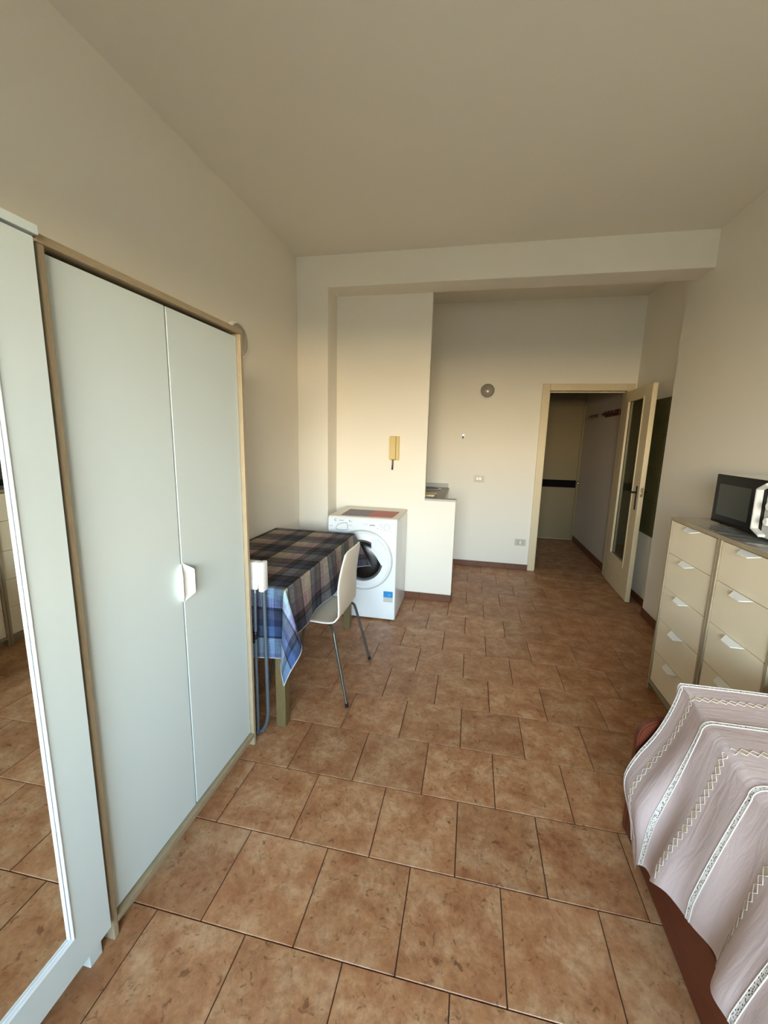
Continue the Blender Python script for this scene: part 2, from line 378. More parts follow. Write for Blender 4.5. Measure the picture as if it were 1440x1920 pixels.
# the leaf stands open, almost along the right wall. local axes: x along the leaf from the hinge, y through it, z up
H0 = Vector((1.560, 4.985, 0)); H1 = Vector((1.528, 4.207, 0)); dd = (H1 - H0); LL = dd.length; ang = math.atan2(dd.y, dd.x)
leaf = bpy.data.objects.new('door_leaf', None); C.objects.link(leaf); leaf.parent = d1; leaf.location = H0; leaf.rotation_euler = (0, 0, ang)
# build leaf pieces as sub-parts of a leaf mesh
T = .042; LZ0, LZ1 = .008, 2.055; gx0, gx1, gz0, gz1 = .125, LL - .185, .335, 1.955
bpy.data.objects.remove(leaf)
b = nb(); bx(b, 0, gx0, 0, T, LZ0, LZ1, b=.003); bx(b, gx1, LL, 0, T, LZ0, LZ1, b=.006); bx(b, gx0 - .003, gx1 + .003, .0003, T - .0003, LZ0, gz0, b=.0); bx(b, gx0 - .003, gx1 + .003, .0003, T - .0003, gz1, LZ1, b=.0)
leaf = obj('door_leaf', b, M.doorcream, d1, local=True); leaf.location = H0; leaf.rotation_euler = (0, 0, ang)
def lp(name, bm, m, **k):
    return obj(name, bm, m, leaf, local=True, **k)
lp('pane', box(gx0, gx1, .018, .024, gz0, gz1), M.doorglass)
sd = -1   # which local-y side faces the room is y<0 or y>T; build both
for (ya, yb) in ((-.006, .016), (T - .016, T + .006)):
    for q in ((gx0 - .004, gx0 + .014, gz0 - .006, gz1 + .006), (gx1 - .014, gx1 + .004, gz0 - .045, gz1 + .006), (gx0, gx1, gz0 - .006, gz0 + .012), (gx0, gx1, gz1 - .012, gz1 + .006)):
        lp('glazing_bead', box(q[0], q[1], ya, yb, q[2], q[3], b=.003), M.doorcream)
for s in (-1, 1):
    yy = -.004 if s < 0 else T
    p_ = lp('handle_plate', box(LL - .085, LL - .050, yy, yy + .004, .905, 1.130, b=.0018), M.black)
    y2 = yy + (0 if s < 0 else .004)
    lp('lever', tube(tube(nb(), [(LL - .067, y2, 1.070), (LL - .067, y2 + s * .045, 1.070)], .009), smooth_path([(LL - .067, y2 + s * .045, 1.070), (LL - .10, y2 + s * .050, 1.069), (LL - .18, y2 + s * .048, 1.060)]), .008), M.black, smooth='auto')
lp('latch_plate', box(LL - .0005, LL + .0015, .010, .032, 1.035, 1.120), M.brass)
lp('latch_bolt', box(LL + .001, LL + .009, .014, .028, 1.065, 1.080), M.steel)

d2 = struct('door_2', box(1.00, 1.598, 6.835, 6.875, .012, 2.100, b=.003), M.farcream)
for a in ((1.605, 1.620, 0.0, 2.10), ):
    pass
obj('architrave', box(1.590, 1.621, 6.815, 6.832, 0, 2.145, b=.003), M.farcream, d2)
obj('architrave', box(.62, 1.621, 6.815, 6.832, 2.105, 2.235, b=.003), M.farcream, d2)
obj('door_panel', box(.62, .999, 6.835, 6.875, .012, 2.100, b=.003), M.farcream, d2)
obj('dark_band', box(.64, 1.585, 6.825, 6.836, .828, .942, b=.002), mat('matt_black_band', srgb(14, 12, 12), .9, spec=.1), d2)
obj('knob', lathe(nb(), [(.008, 0), (.008, .03), (.020, .035), (.022, .05), (.012, .062), (0, .064)], (1.602, 6.815, .905), (0, -1, 0), 20), M.brass, d2, smooth='auto')

# ------------------------------------------------------------------ wardrobe with two doors
def flap(bm, hinge_a, hinge_b, out_a, out_b, th, n):
    prism(bm, [hinge_a, hinge_b, out_b, out_a], Vector(n) * th, b=.0012); return bm
WXF = -0.972
wr = thing('wardrobe', 'tall two-door wardrobe with white doors in a light wood frame', 'wardrobe', (-1.25, 1.255, 0))
b = nb(); bx(b, XL + .006, WXF, .8265, .8455, 0, 1.929, b=.003); obj('side_panel', b, M.oakz, wr)
obj('side_panel', box(XL + .006, WXF, 1.662, 1.680, 0, 1.929, b=.0015), M.oakz, wr)
obj('top_panel', box(XL + .006, WXF, .8265, 1.680, 1.930, 1.950, b=.003), M.oaky, wr)
obj('bottom_panel', box(XL + .006, WXF, .8460, 1.6615, .046, .066, b=.0015), M.oaky, wr)
obj('plinth', box(WXF - .045, WXF - .027, .8460, 1.6615, 0, .0455), M.oaky, wr)
obj('back_panel', box(XL + .006, XL + .010, .8465, 1.661, .067, 1.929), M.cool, wr)
for (ya, yb, s) in ((.8490, 1.2415, -1), (1.2490, 1.6590, 1)):
    dr = obj('door', box(WXF - .036, WXF - .018, ya, yb, .070, 1.918, b=.0012), M.cool, wr)
    e = yb if s < 0 else ya; x0 = WXF - .0175
    ge = e
    A = Vector((x0, ge + s * .0015, 1.062)); B = Vector((x0, ge + s * .0015, .918)); 
    O1 = Vector((x0 + .026, ge + s * .030, 1.034)); O2 = Vector((x0 + .026, ge + s * .030, .946))
    n = (B - A).cross(O1 - A).normalized(); n = n if n.x > 0 else -n
    hb = flap(nb(), A, B, O1, O2, .0035, n)
    obj('handle', hb, M.whiteplastic, dr)

# ------------------------------------------------------------------ white cabinet with mirror door
CXF = -0.958
mc = thing('mirror_cabinet', 'white wardrobe with a tall mirror framed in its door', 'wardrobe', (-1.25, .35, 0))
b = nb(); bx(b, XL + .006, CXF - .022, .798, .816, .085, 1.936); bx(b, XL + .006, CXF - .022, -.19, -.172, .085, 1.936); bx(b, XL + .006, CXF - .022, -.17, .79, .085, .103)
obj('carcass', b, M.cool, mc)
obj('top_panel', box(XL + .006, CXF + .004, -.195, .820, 1.9365, 1.957, b=.002), M.cool, mc)
for y in (.755, -.185):
    for x in (CXF - .065, XL + .03): obj('foot', box(x, x + .040, y, y + .040, 0, .0845, b=.002), M.cool, mc)
# door frame around mirror
my0, my1, mz0, mz1 = .392, .702, .190, 1.83; dy0, dy1, dz0, dz1 = .300, .8085, .082, 1.930
b = nb()
for q in ((dy0, my0, dz0, dz1), (my1, dy1, dz0, dz1), (my0, my1, dz0, mz0), (my0, my1, mz1, dz1)):
    bx(b, CXF - .020, CXF, q[0] - .0002, q[1] + .0002, q[2], q[3])
dr = obj('door', b, M.cool, mc, origin=(CXF, .8085, 0))
obj('mirror', box(CXF - .012, CXF - .008, my0, my1, mz0, mz1), M.mirror, dr)
def frame_strip(w_, x0, x1, inset):
    out = nb()
    a0, a1, c0, c1 = my0 + inset, my1 - inset, mz0 + inset, mz1 - inset
    for q in ((a0, a0 + w_, c0, c1), (a1 - w_, a1, c0, c1), (a0 + w_, a1 - w_, c0, c0 + w_), (a0 + w_, a1 - w_, c1 - w_, c1)):
        bx(out, x0, x1, q[0], q[1], q[2], q[3], b=.001, seg=1)
    return out
obj('mirror_frame', frame_strip(.0042, CXF - .008, CXF + .003, -.0005), M.gloss, dr)
obj('inner_bead', frame_strip(.0032, CXF - .008, CXF - .003, .0062), M.gloss, dr)
dr.rotation_euler = (0, 0, .0125)      # the door stands very slightly ajar
obj('door', box(CXF - .020, CXF, -.185, .296, dz0, dz1, b=.002), M.cool, mc)

# ------------------------------------------------------------------ chests of drawers
KX = 1.171
def chest(label, y0, y1, loc):
    t = thing('chest_of_drawers', label, 'chest of drawers', loc)
    xb = XR_ - .004
    obj('side_panel', box(KX, xb, y0, y0 + .018, 0, 1.083, b=.0015), M.oakz, t)
    obj('side_panel', box(KX, xb, y1 - .018, y1, 0, 1.083, b=.0015), M.oakz, t)
    tp = obj('top_panel', box(KX + .0025, xb, y0, y1, 1.084, 1.104, b=.001), M.taupe, t)
    obj('edge_band', box(KX, KX + .002, y0, y1, 1.084, 1.104, b=.0006), M.oaky, tp)['label'] = 'light wood front edge'
    obj('bottom_panel', box(KX, xb, y0 + .0185, y1 - .0185, .048, .066, b=.0015), M.oaky, t)
    obj('plinth', box(KX + .03, KX + .045, y0 + .0185, y1 - .0185, 0, .0475), M.oaky, t)
    zs = [.069, .269, .474, .678, .889, 1.080]
    ym = (y0 + y1) / 2
    for i in range(5):
        z0, z1 = zs[i] + .0015, zs[i + 1] - .0015
        d_ = obj('drawer', box(KX + .006, KX + .022, y0 + .0205, y1 - .0205, z0, z1, b=.0012), M.drawer, t)
        zt = z1 - .001; xf = KX + .0055
        A = (xf, ym + .068, zt); B = (xf, ym - .068, zt); O1 = (xf - .034, ym + .036, zt - .014); O2 = (xf - .034, ym - .036, zt - .014)
        n = (Vector(B) - Vector(A)).cross(Vector(O1) - Vector(A)).normalized(); n = n if n.z < 0 else -n
        obj('handle', flap(nb(), A, B, O1, O2, .003, n), M.whiteplastic, d_)
    return t
chest('narrower white five-drawer chest at the far end beside the wall corner', 2.207, 2.702, (1.37, 2.45, 0))
chest('wider white five-drawer chest under the microwave, behind the bed', 1.760, 2.203, (1.37, 1.98, 0))

# clear film on the chest tops
def sheet_fn(i, j, nu, nv):
    x = 1.178 + (1.50 - 1.178) * i / nu; y = 1.80 + (2.44 - 1.80) * j / nv
    z = 1.1065 + .0016 * math.sin(31 * x + 9 * y) * math.sin(23 * y) + .0018 * math.sin(60 * y + 3 * math.sin(20 * x)) * (1 if i < nu * .35 else .0)
    return (x + .01 * math.sin(14 * y), y, max(z, 1.1052))
def grid(fn, nu, nv, uvfn=None):
    bm = nb(); V = [[bm.verts.new(fn(i, j, nu, nv)) for j in range(nv + 1)] for i in range(nu + 1)]
    uvl = bm.loops.layers.uv.new('UVMap') if uvfn else None
    for i in range(nu):
        for j in range(nv):
            fc = bm.faces.new((V[i][j], V[i + 1][j], V[i + 1][j + 1], V[i][j + 1]))
            if uvl:
                for lo, (a, c) in zip(fc.loops, ((i, j), (i + 1, j), (i + 1, j + 1), (i, j + 1))): lo[uvl].uv = uvfn(a, c, nu, nv)
    return bm
sh = tag(obj('plastic_sheet', grid(sheet_fn, 24, 50), M.clear, smooth=True), 'crinkled clear plastic sheet lying under the microwave on the chest top', 'plastic sheet')

# ------------------------------------------------------------------ microwave
mw = thing('microwave', 'microwave oven with black glass door and white bracket handle on the chests', 'microwave', (1.43, 2.28, 1.109))
MX = 1.300
obj('body', box(MX, 1.566, 1.988, 2.531, 1.120, 1.374, b=.006), M.whiteplastic, mw)
for y in (2.04, 2.50):
    for x in (1.33, 1.53): obj('foot', lathe(nb(), [(0, 0), (.012, 0), (.014, .0115), (0, .0115)], (x, y, 1.1088), (0, 0, 1), 14), M.black, mw)
dr = obj('door', box(MX - .014, MX - .001, 2.130, 2.531, 1.121, 1.373, b=.003), M.blackgloss, mw)
obj('window_screen', box(MX - .0152, MX - .0138, 2.235, 2.492, 1.165, 1.325, b=.0), M.greygloss, dr)
pts = [(2.100, 1.366), (2.162, 1.334), (2.156, 1.152), (2.092, 1.126)]
inn = [(2.102, 1.355), (2.152, 1.329), (2.146, 1.158), (2.093, 1.138)]
b = nb(); prism(b, [(MX - .043, y, z) for y, z in pts + inn[::-1]], (.029, 0, 0), b=.002)
obj('handle', b, mat('off_white_handle', srgb(204, 202, 196), .4), dr)
pn = obj('control_panel', box(MX - .014, MX - .001, 1.990, 2.1285, 1.121, 1.373, b=.003), mat('pale_grey_panel', srgb(176, 176, 170), .4), mw)
for z in (1.268, 1.200):
    obj('knob', lathe(nb(), [(.024, 0), (.024, .006), (.019, .008), (.017, .026), (.014, .029), (0, .029)], (MX - .0145, 2.066, z), (-1, 0, 0), 28), M.whiteplastic, pn, smooth='auto')

# ------------------------------------------------------------------ table
TZ = .772; TX0, TX1, TY0, TY1 = -1.522, -.872, 1.812, 3.050
tb = thing('dining_table', 'wooden dining table with square legs under the plaid cloth', 'table', (-1.2, 2.43, 0))
obj('tabletop', box(TX0, TX1, TY0, TY1, TZ - .028, TZ, b=.003), M.tablewood, tb)
b = nb()
for q in ((TX0 + .05, TX1 - .05, TY0 + .02, TY0 + .04), (TX0 + .05, TX1 - .05, TY1 - .04, TY1 - .02), (TX0 + .02, TX0 + .04, TY0 + .05, TY1 - .05), (TX1 - .04, TX1 - .02, TY0 + .05, TY1 - .05)):
    bx(b, *q, TZ - .108, TZ - .0285)
obj('apron', b, M.tablewood, tb)
for x in (TX0 + .003, TX1 - .058):
    for y in (TY0 + .003, TY1 - .058): obj('leg', box(x, x + .053, y, y + .053, 0, TZ - .0285, b=.003), M.tablewood, tb)

# plaid cloth
def plaid():
    m = mat('plaid_cloth', srgb(70, 72, 80), .8, spec=.25); n = m.node_tree; b = n.nodes['Principled BSDF']
    uv = n.nodes.new('ShaderNodeUVMap'); uv.uv_map = 'UVMap'; sp = n.nodes.new('ShaderNodeSeparateXYZ'); n.links.new(uv.outputs[0], sp.inputs[0])
    def band(out, period, phase, stops):
        a = n.nodes.new('ShaderNodeMath'); a.operation = 'ADD'; a.inputs[1].default_value = phase; n.links.new(out, a.inputs[0])
        d = n.nodes.new('ShaderNodeMath'); d.operation = 'DIVIDE'; d.inputs[1].default_value = period; n.links.new(a.outputs[0], d.inputs[0])
        fr = n.nodes.new('ShaderNodeMath'); fr.operation = 'FRACT'; n.links.new(d.outputs[0], fr.inputs[0])
        rp = n.nodes.new('ShaderNodeValToRGB'); rp.color_ramp.interpolation = 'CONSTANT'; e = rp.color_ramp.elements
        e[0].position = 0; e[0].color = stops[0][1]; e[1].position = stops[1][0]; e[1].color = stops[1][1]
        for p_, c_ in stops[2:]:
            k = e.new(p_); k.color = c_
        n.links.new(fr.outputs[0], rp.inputs[0]); return rp
    beige, mauve, brown, navy, slate, dk = srgb(158, 152, 140), srgb(146, 130, 134), srgb(80, 68, 70), srgb(46, 48, 64), srgb(84, 90, 106), srgb(28, 32, 36)
    A = band(sp.outputs[0], .320, 1.50, [(0, beige), (.30, mauve), (.52, brown), (.62, dk), (.66, slate), (.82, navy), (.93, dk)])
    B = band(sp.outputs[1], .290, .04, [(0, mauve), (.16, beige), (.44, dk), (.48, slate), (.66, navy), (.78, brown), (.94, dk)])
    mx = n.nodes.new('ShaderNodeMix'); mx.data_type = 'RGBA'; mx.inputs[0].default_value = .5
    n.links.new(A.outputs[0], mx.inputs[6]); n.links.new(B.outputs[0], mx.inputs[7])
    mu = n.nodes.new('ShaderNodeMix'); mu.data_type = 'RGBA'; mu.blend_type = 'MULTIPLY'; mu.inputs[0].default_value = 1
    n.links.new(A.outputs[0], mu.inputs[6]); n.links.new(B.outputs[0], mu.inputs[7])
    m3 = n.nodes.new('ShaderNodeVectorMath'); m3.operation = 'SCALE'; m3.inputs['Scale'].default_value = 3.2; n.links.new(mu.outputs[2], m3.inputs[0])
    mm = n.nodes.new('ShaderNodeMix'); mm.data_type = 'RGBA'; mm.inputs[0].default_value = .6
    n.links.new(mx.outputs[2], mm.inputs[6]); n.links.new(m3.outputs[0], mm.inputs[7]); mx = mm
    # slubby weave
    mp = n.nodes.new('ShaderNodeMapping'); mp.inputs['Scale'].default_value = (260, 12, 1); n.links.new(uv.outputs[0], mp.inputs[0])
    n1 = n.nodes.new('ShaderNodeTexNoise'); n1.inputs['Scale'].default_value = 1; n.links.new(mp.outputs[0], n1.inputs['Vector'])
    mp2 = n.nodes.new('ShaderNodeMapping'); mp2.inputs['Scale'].default_value = (12, 260, 1); n.links.new(uv.outputs[0], mp2.inputs[0])
    n2 = n.nodes.new('ShaderNodeTexNoise'); n2.inputs['Scale'].default_value = 1; n.links.new(mp2.outputs[0], n2.inputs['Vector'])
    av = n.nodes.new('ShaderNodeMath'); av.operation = 'ADD'; n.links.new(n1.outputs['Fac'], av.inputs[0]); n.links.new(n2.outputs['Fac'], av.inputs[1])
    mr = n.nodes.new('ShaderNodeMapRange'); mr.inputs['From Min'].default_value = .7; mr.inputs['From Max'].default_value = 1.3; mr.inputs['To Min'].default_value = .55; mr.inputs['To Max'].default_value = 1.45
    n.links.new(av.outputs[0], mr.inputs[0])
    hs = n.nodes.new('ShaderNodeHueSaturation'); n.links.new(mx.outputs[2], hs.inputs['Color']); n.links.new(mr.outputs[0], hs.inputs['Value'])
    # near overhang tinted bluer: blue window light put into the cloth colour
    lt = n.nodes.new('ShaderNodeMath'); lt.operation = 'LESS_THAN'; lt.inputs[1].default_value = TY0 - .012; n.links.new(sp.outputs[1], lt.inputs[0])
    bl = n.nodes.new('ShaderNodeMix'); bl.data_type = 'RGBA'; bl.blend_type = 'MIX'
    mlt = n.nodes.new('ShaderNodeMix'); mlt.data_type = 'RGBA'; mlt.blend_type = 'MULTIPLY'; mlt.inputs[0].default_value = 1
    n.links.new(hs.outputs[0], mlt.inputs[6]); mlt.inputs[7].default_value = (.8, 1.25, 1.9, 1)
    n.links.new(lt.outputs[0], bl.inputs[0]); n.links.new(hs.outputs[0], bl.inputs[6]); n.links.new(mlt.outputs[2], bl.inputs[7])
    # paler reverse side
    ge = n.nodes.new('ShaderNodeNewGeometry'); rv = n.nodes.new('ShaderNodeMix'); rv.data_type = 'RGBA'
    pal = n.nodes.new('ShaderNodeMix'); pal.data_type = 'RGBA'; pal.inputs[0].default_value = .62; pal.inputs[7].default_value = srgb(150, 164, 176)
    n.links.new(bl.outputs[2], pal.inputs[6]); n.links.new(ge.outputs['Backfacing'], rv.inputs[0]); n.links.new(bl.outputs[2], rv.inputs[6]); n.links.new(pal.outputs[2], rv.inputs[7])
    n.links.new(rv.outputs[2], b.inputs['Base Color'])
    return m
CT = TZ + .004; cXR = TX1 + .004; cYN = TY0 - .004; cYF = TY1 + .004; oR, oN, oF = .275, .375, .16
def drape(d, rho=.012):
    """arc length over an edge -> (horizontal, drop)"""
    q = rho * PI / 2
    if d < q: return rho * math.sin(d / rho), rho * (1 - math.cos(d / rho))
    return rho, rho + (d - q)
def cloth_pos(x, y):
    ox = max(0, x - cXR); on = max(0, cYN - y); of = max(0, y - cYF); oy = on or of; sy = -1 if on else 1
    if not ox and not oy: return Vector((x, y, CT + .0006 * math.sin(9 * x) * math.sin(7 * y)))
    bxp = min(x, cXR); byp = min(max(y, cYN), cYF)
    rr = math.hypot(ox, oy); th = math.atan2(oy, ox)
    h, dz = drape(rr); rest = max(0, rr - .02)
    if ox and oy:
        k = math.sin(2 * th)
        h += rest * (.10 + .34 * k + .10 * math.sin(4 * th))
        dz = dz - rest * .10 * k
        th += .55 * rest * math.sin(2 * th)
    elif ox: h += rest * (.07 + .05 * math.sin(13 * y + 1) * 1.0)
    else: h += rest * (.03 + .05 * math.sin(10 * x))
    return Vector((bxp + h * math.cos(th), byp + sy * h * math.sin(th), CT - dz))
def axis_samples(a, b_, step, extra=()):
    n = max(1, round((b_ - a) / step)); s = [a + (b_ - a) * i / n for i in range(n + 1)] + list(extra); return sorted(set(s))
xs = axis_samples(TX0 - .004, cXR, .05) + [cXR + v for v in (.004, .008, .012, .016, .02, .03)] + axis_samples(cXR + .045, cXR + oR, .015)
ys = sorted([cYN - v for v in (.004, .008, .012, .016, .02, .03)] + axis_samples(cYN - oN, cYN - .045, .015) + axis_samples(cYN, cYF, .04) + [cYF + v for v in (.004, .008, .012, .016, .02, .03)] + axis_samples(cYF + .045, cYF + oF, .02))
b = nb(); V = [[b.verts.new(cloth_pos(x, y)) for y in ys] for x in xs]; uvl = b.loops.layers.uv.new('UVMap')
for i in range(len(xs) - 1):
    for j in range(len(ys) - 1):
        fc = b.faces.new((V[i][j], V[i + 1][j], V[i + 1][j + 1], V[i][j + 1]))
        for lo, (a, c) in zip(fc.loops, ((i, j), (i + 1, j), (i + 1, j + 1), (i, j + 1))): lo[uvl].uv = (xs[a], ys[c])
M.plaid = plaid()
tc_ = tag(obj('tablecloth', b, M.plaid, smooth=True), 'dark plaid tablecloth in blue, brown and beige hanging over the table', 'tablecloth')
hem = nb()
tube(hem, [cloth_pos(xs[-1], y) for y in ys], .0022, 6); tube(hem, [cloth_pos(x, ys[0]) for x in xs], .0022, 6)
o = obj('hem', hem, mat('pale_hem', srgb(168, 172, 176), .8), tc_, smooth=True); o['label'] = 'pale stitched hem'

# ------------------------------------------------------------------ chair
ch = thing('chair', 'white moulded chair with grey tubular legs pushed under the table', 'chair', (-.85, 2.345, 0))
prof = [(-1.105, .440, .175), (-1.06, .452, .195), (-.98, .454, .205), (-.88, .448, .205), (-.79, .442, .202), (-.735, .446, .196), (-.712, .470, .188), (-.703, .52, .186), (-.698, .58, .190), (-.692, .66, .196), (-.682, .74, .190), (-.668, .82, .172), (-.660, .868, .150), (-.658, .876, .142)]
sp = smooth_path([(x, hw, z) for x, z, hw in prof], 4)
def shell(i, j, nu, nv):
    p = sp[i]; t = j / nv * 2 - 1; hw = p.y
    zz = p.z; x = p.x
    if z_back(p): x -= .018 * (t * t) * min(1, (p.z - .46) / .2) - .006
    else: zz += .008 * t * t
    return Vector((x, 2.345 + t * hw, zz - (.012 * abs(t) ** 4 if i > len(sp) - 6 else 0)))
def z_back(p): return p.z > .47 and p.x > -.75
o = obj('seat_shell', grid(shell, len(sp) - 1, 14), mat('ivory_chair_shell', srgb(214, 204, 186), .4), ch, smooth=True); o.data.materials.append(M.whiteplastic)
sm = o.modifiers.new('thick', 'SOLIDIFY'); sm.thickness = .011; sm.offset = 0; sm.material_offset_rim = 1
sb_ = o.modifiers.new('sub', 'SUBSURF'); sb_.levels = 1; sb_.render_levels = 1
for s, fy in ((-1, 2.056), (1, 2.592)):
    yi = 2.345 + s * .13; yo = 2.345 + s * .205
    lg = tube(nb(), smooth_path([(-.80, yi, .432), (-.76, 2.345 + s * .165, .430), (-.725, yo, .415), (-.708, 2.345 + s * .225, .36), (-.66, (fy + 2.345 + s * .225) / 2, .18), (-.615, fy, .006)], 8), .0085, 12)
    l_ = obj('leg', lg, M.darksteel, ch, smooth='auto')
    obj('foot_cap', tube(nb(), [(-.6175, fy - s * .0006, .022), (-.614, fy, .0005)], .0105, 12), M.black, l_, smooth='auto')
    lg = tube(nb(), smooth_path([(-.98, yi, .436), (-1.01, 2.345 + s * .165, .432), (-1.035, yo, .415), (-1.05, 2.345 + s * .22, .36), (-1.09, 2.345 + s * .235, .18), (-1.12, 2.345 + s * .25, .006)], 8), .0085, 12)
    l_ = obj('leg', lg, M.darksteel, ch, smooth='auto')
    obj('foot_cap', tube(nb(), [(-1.118, 2.345 + s * .25, .022), (-1.1205, 2.345 + s * .25, .0005)], .0105, 12), M.black, l_, smooth='auto')
obj('seat_rail', tube(nb(), [(-.98, 2.215, .436), (-.98, 2.475, .436)], .0075, 10), M.darksteel, ch, smooth='auto')
obj('seat_rail', tube(nb(), [(-.80, 2.215, .432), (-.80, 2.475, .432)], .0075, 10), M.darksteel, ch, smooth='auto')

# ------------------------------------------------------------------ folded drying rack
rk = thing('folded_drying_rack', 'folded clothes rack with white plastic head standing between wardrobe and table', 'drying rack', (-1.2, 1.735, 0))
outer = smooth_path([(-.946, 1.752, .80), (-.944, 1.752, .5), (-.942, 1.752, .20), (-.944, 1.750, .10), (-.965, 1.748, .035), (-1.02, 1.748, .012), (-1.40, 1.748, .012), (-1.475, 1.748, .04), (-1.49, 1.748, .12), (-1.49, 1.748, .5), (-1.49, 1.748, .80)], 6)
obj('tube_frame', tube(nb(), outer, .0095, 12), M.bluesteel, rk, smooth=True)
inner = smooth_path([(-.978, 1.727, .80), (-.984, 1.727, .5), (-.986, 1.727, .10), (-.992, 1.727, .03), (-1.03, 1.727, .011), (-1.38, 1.727, .011), (-1.44, 1.727, .03), (-1.452, 1.727, .10), (-1.452, 1.727, .5), (-1.452, 1.727, .8)], 6)
obj('tube_frame', tube(nb(), inner, .0080, 12), M.bluesteel, rk, smooth=True)
b = nb(); bx(b, -.955, -.930, 1.715, 1.768, .782, .928, b=.006); bx(b, -1.02, -.958, 1.720, 1.766, .835, .926, b=.006); bx(b, -1.0, -.962, 1.714, 1.745, .790, .845, b=.008)
obj('plastic_head', b, M.whiteplastic, rk, smooth='auto')
b = nb(); bx(b, -1.50, -1.44, 1.715, 1.765, .79, .926, b=.006); obj('plastic_head', b, M.whiteplastic, rk, smooth='auto')
b = nb()
for z in (.90, .875): tube(b, [(-1.02, 1.742, z), (-1.45, 1.742, z)], .006, 8)
obj('top_rail', b, M.bluesteel, rk, smooth='auto')
obj('pivot_clasp', bx(box(-.998, -.972, 1.712, 1.742, .535, .575, b=.005), -1.004, -.980, 1.712, 1.722, .515, .545, b=.004), M.black, rk)

# ------------------------------------------------------------------ washing machine
wm = thing('washing_machine', 'white front-loading washing machine against the kitchen partition', 'washing machine', (-.85, 3.49, 0))
wx0, wx1, wy0, wy1 = -1.138, -.556, 3.222, 3.755
obj('cabinet', box(wx0, wx1, wy0, wy1, .012, .850, b=.010, seg=3), M.gloss, wm, smooth='auto')
for q in ((wx0 + .05, wy0 + .05), (wx1 - .05, wy0 + .05), (wx0 + .05, wy1 - .05), (wx1 - .05, wy1 - .05)): obj('foot', lathe(nb(), [(0, 0), (.02, 0), (.018, .011), (0, .011)], (q[0], q[1], .0), (0, 0, 1), 14), M.black, wm)
obj('top_lid', box(wx0 - .002, wx1 + .002, wy0 + .012, wy1 + .005, .851, .872, b=.007, seg=3), mat('warm_white_lid', srgb(226, 220, 208), .35), wm, smooth='auto')
b = nb(); prism(b, [(wx0 + .001, wy0 - .004, .752), (wx0 + .001, wy0 - .002, .852), (wx0 + .001, wy0 + .012, .868), (wx0 + .001, wy0 + .014, .752)], (wx1 - wx0 - .002, 0, 0), b=.002)
cp = obj('control_panel', b, M.gloss, wm)
yf = wy0 - .0045
# detergent drawer outline, display slot, dial
b = nb(); dp = smooth_path([(-1.070, yf, .766), (-1.062, yf, .792), (-1.035, yf, .812), (-.985, yf, .822), (-.972, yf, .815), (-.968, yf, .775), (-.976, yf, .765), (-1.03, yf, .761), (-1.070, yf, .766)], 5)
tube(b, dp, .0016, 6); obj('detergent_drawer', b, M.ink, cp)
obj('display_slot', box(-.782, -.738, yf - .001, yf + .001, .812, .818), M.ink, cp)
kn = obj('dial', lathe(nb(), [(.022, 0), (.022, .006), (.018, .012), (0, .012)], (-.640, yf + .001, .806), (0, -1, 0), 32), M.gloss, cp, smooth='auto')
b = nb()
for k in range(16):
    a = 2 * PI * k / 16 + .2; r0, r1_ = .028, .034
    tube(b, [(-.640 + r0 * math.cos(a), yf - .0005, .806 + r0 * math.sin(a)), (-.640 + r1_ * math.cos(a), yf - .0005, .806 + r1_ * math.sin(a))], .0013, 5)
for q in ((-.685, .826), (-.685, .805), (-.685, .784), (-.60, .772), (-.594, .838), (-.70, .818), (-.715, .79), (-.805, .820), (-.83, .823)): bx(b, q[0] - .003, q[0] + .003, yf - .0008, yf, q[1] - .002, q[1] + .002)
obj('dial_marks', b, M.ink, cp)['kind'] = 'stuff'
b = nb(); tube(b, [(-1.068 + .013 * math.cos(t), yf - .0004, .842 + .009 * math.sin(t)) for t in (PI * .35 + i * PI * 1.2 / 10 for i in range(11))], .0016, 6)
obj('emblem', b, M.ink, cp)
for txt, s_, x, z in (('CANDY', .013, -1.045, .836), ('8', .024, -.957, .832), ('kg', .012, -.940, .833), ('A+++', .012, -.957, .800), ('smart', .012, -1.125, .788)):
    obj('lettering', text_bm(txt, s_, (x, yf - .0007, z), (1, 0, 0), (0, 0, 1)), M.ink, cp)
# door
dc = (-.838, yf, .518)
dr = obj('door', lathe(nb(), [(.254, .006), (.252, -.006), (.246, -.014), (.234, -.016), (.226, -.010), (.175, -.020), (.170, -.016), (.160, -.004), (.160, .006)], dc, (0, 1, 0), 72), M.gloss, wm, smooth='auto')
obj('ring', lathe(nb(), [(.255, -.002), (.256, -.008), (.2525, -.0145), (.247, -.0165), (.243, -.0165), (.2415, -.0145), (.243, -.012), (.250, -.004)], dc, (0, 1, 0), 72), M.ring, dr, smooth='auto')
obj('gasket', lathe(nb(), [(.176, -.0195), (.171, -.023), (.160, -.020), (.154, -.010), (.154, .004)], dc, (0, 1, 0), 64), M.rubber, dr, smooth='auto')
obj('porthole', lathe(nb(), [(.156, -.004), (.150, -.012), (.12, -.022), (.06, -.030), (0, -.032)], dc, (0, 1, 0), 56), M.drum, dr, smooth='auto')
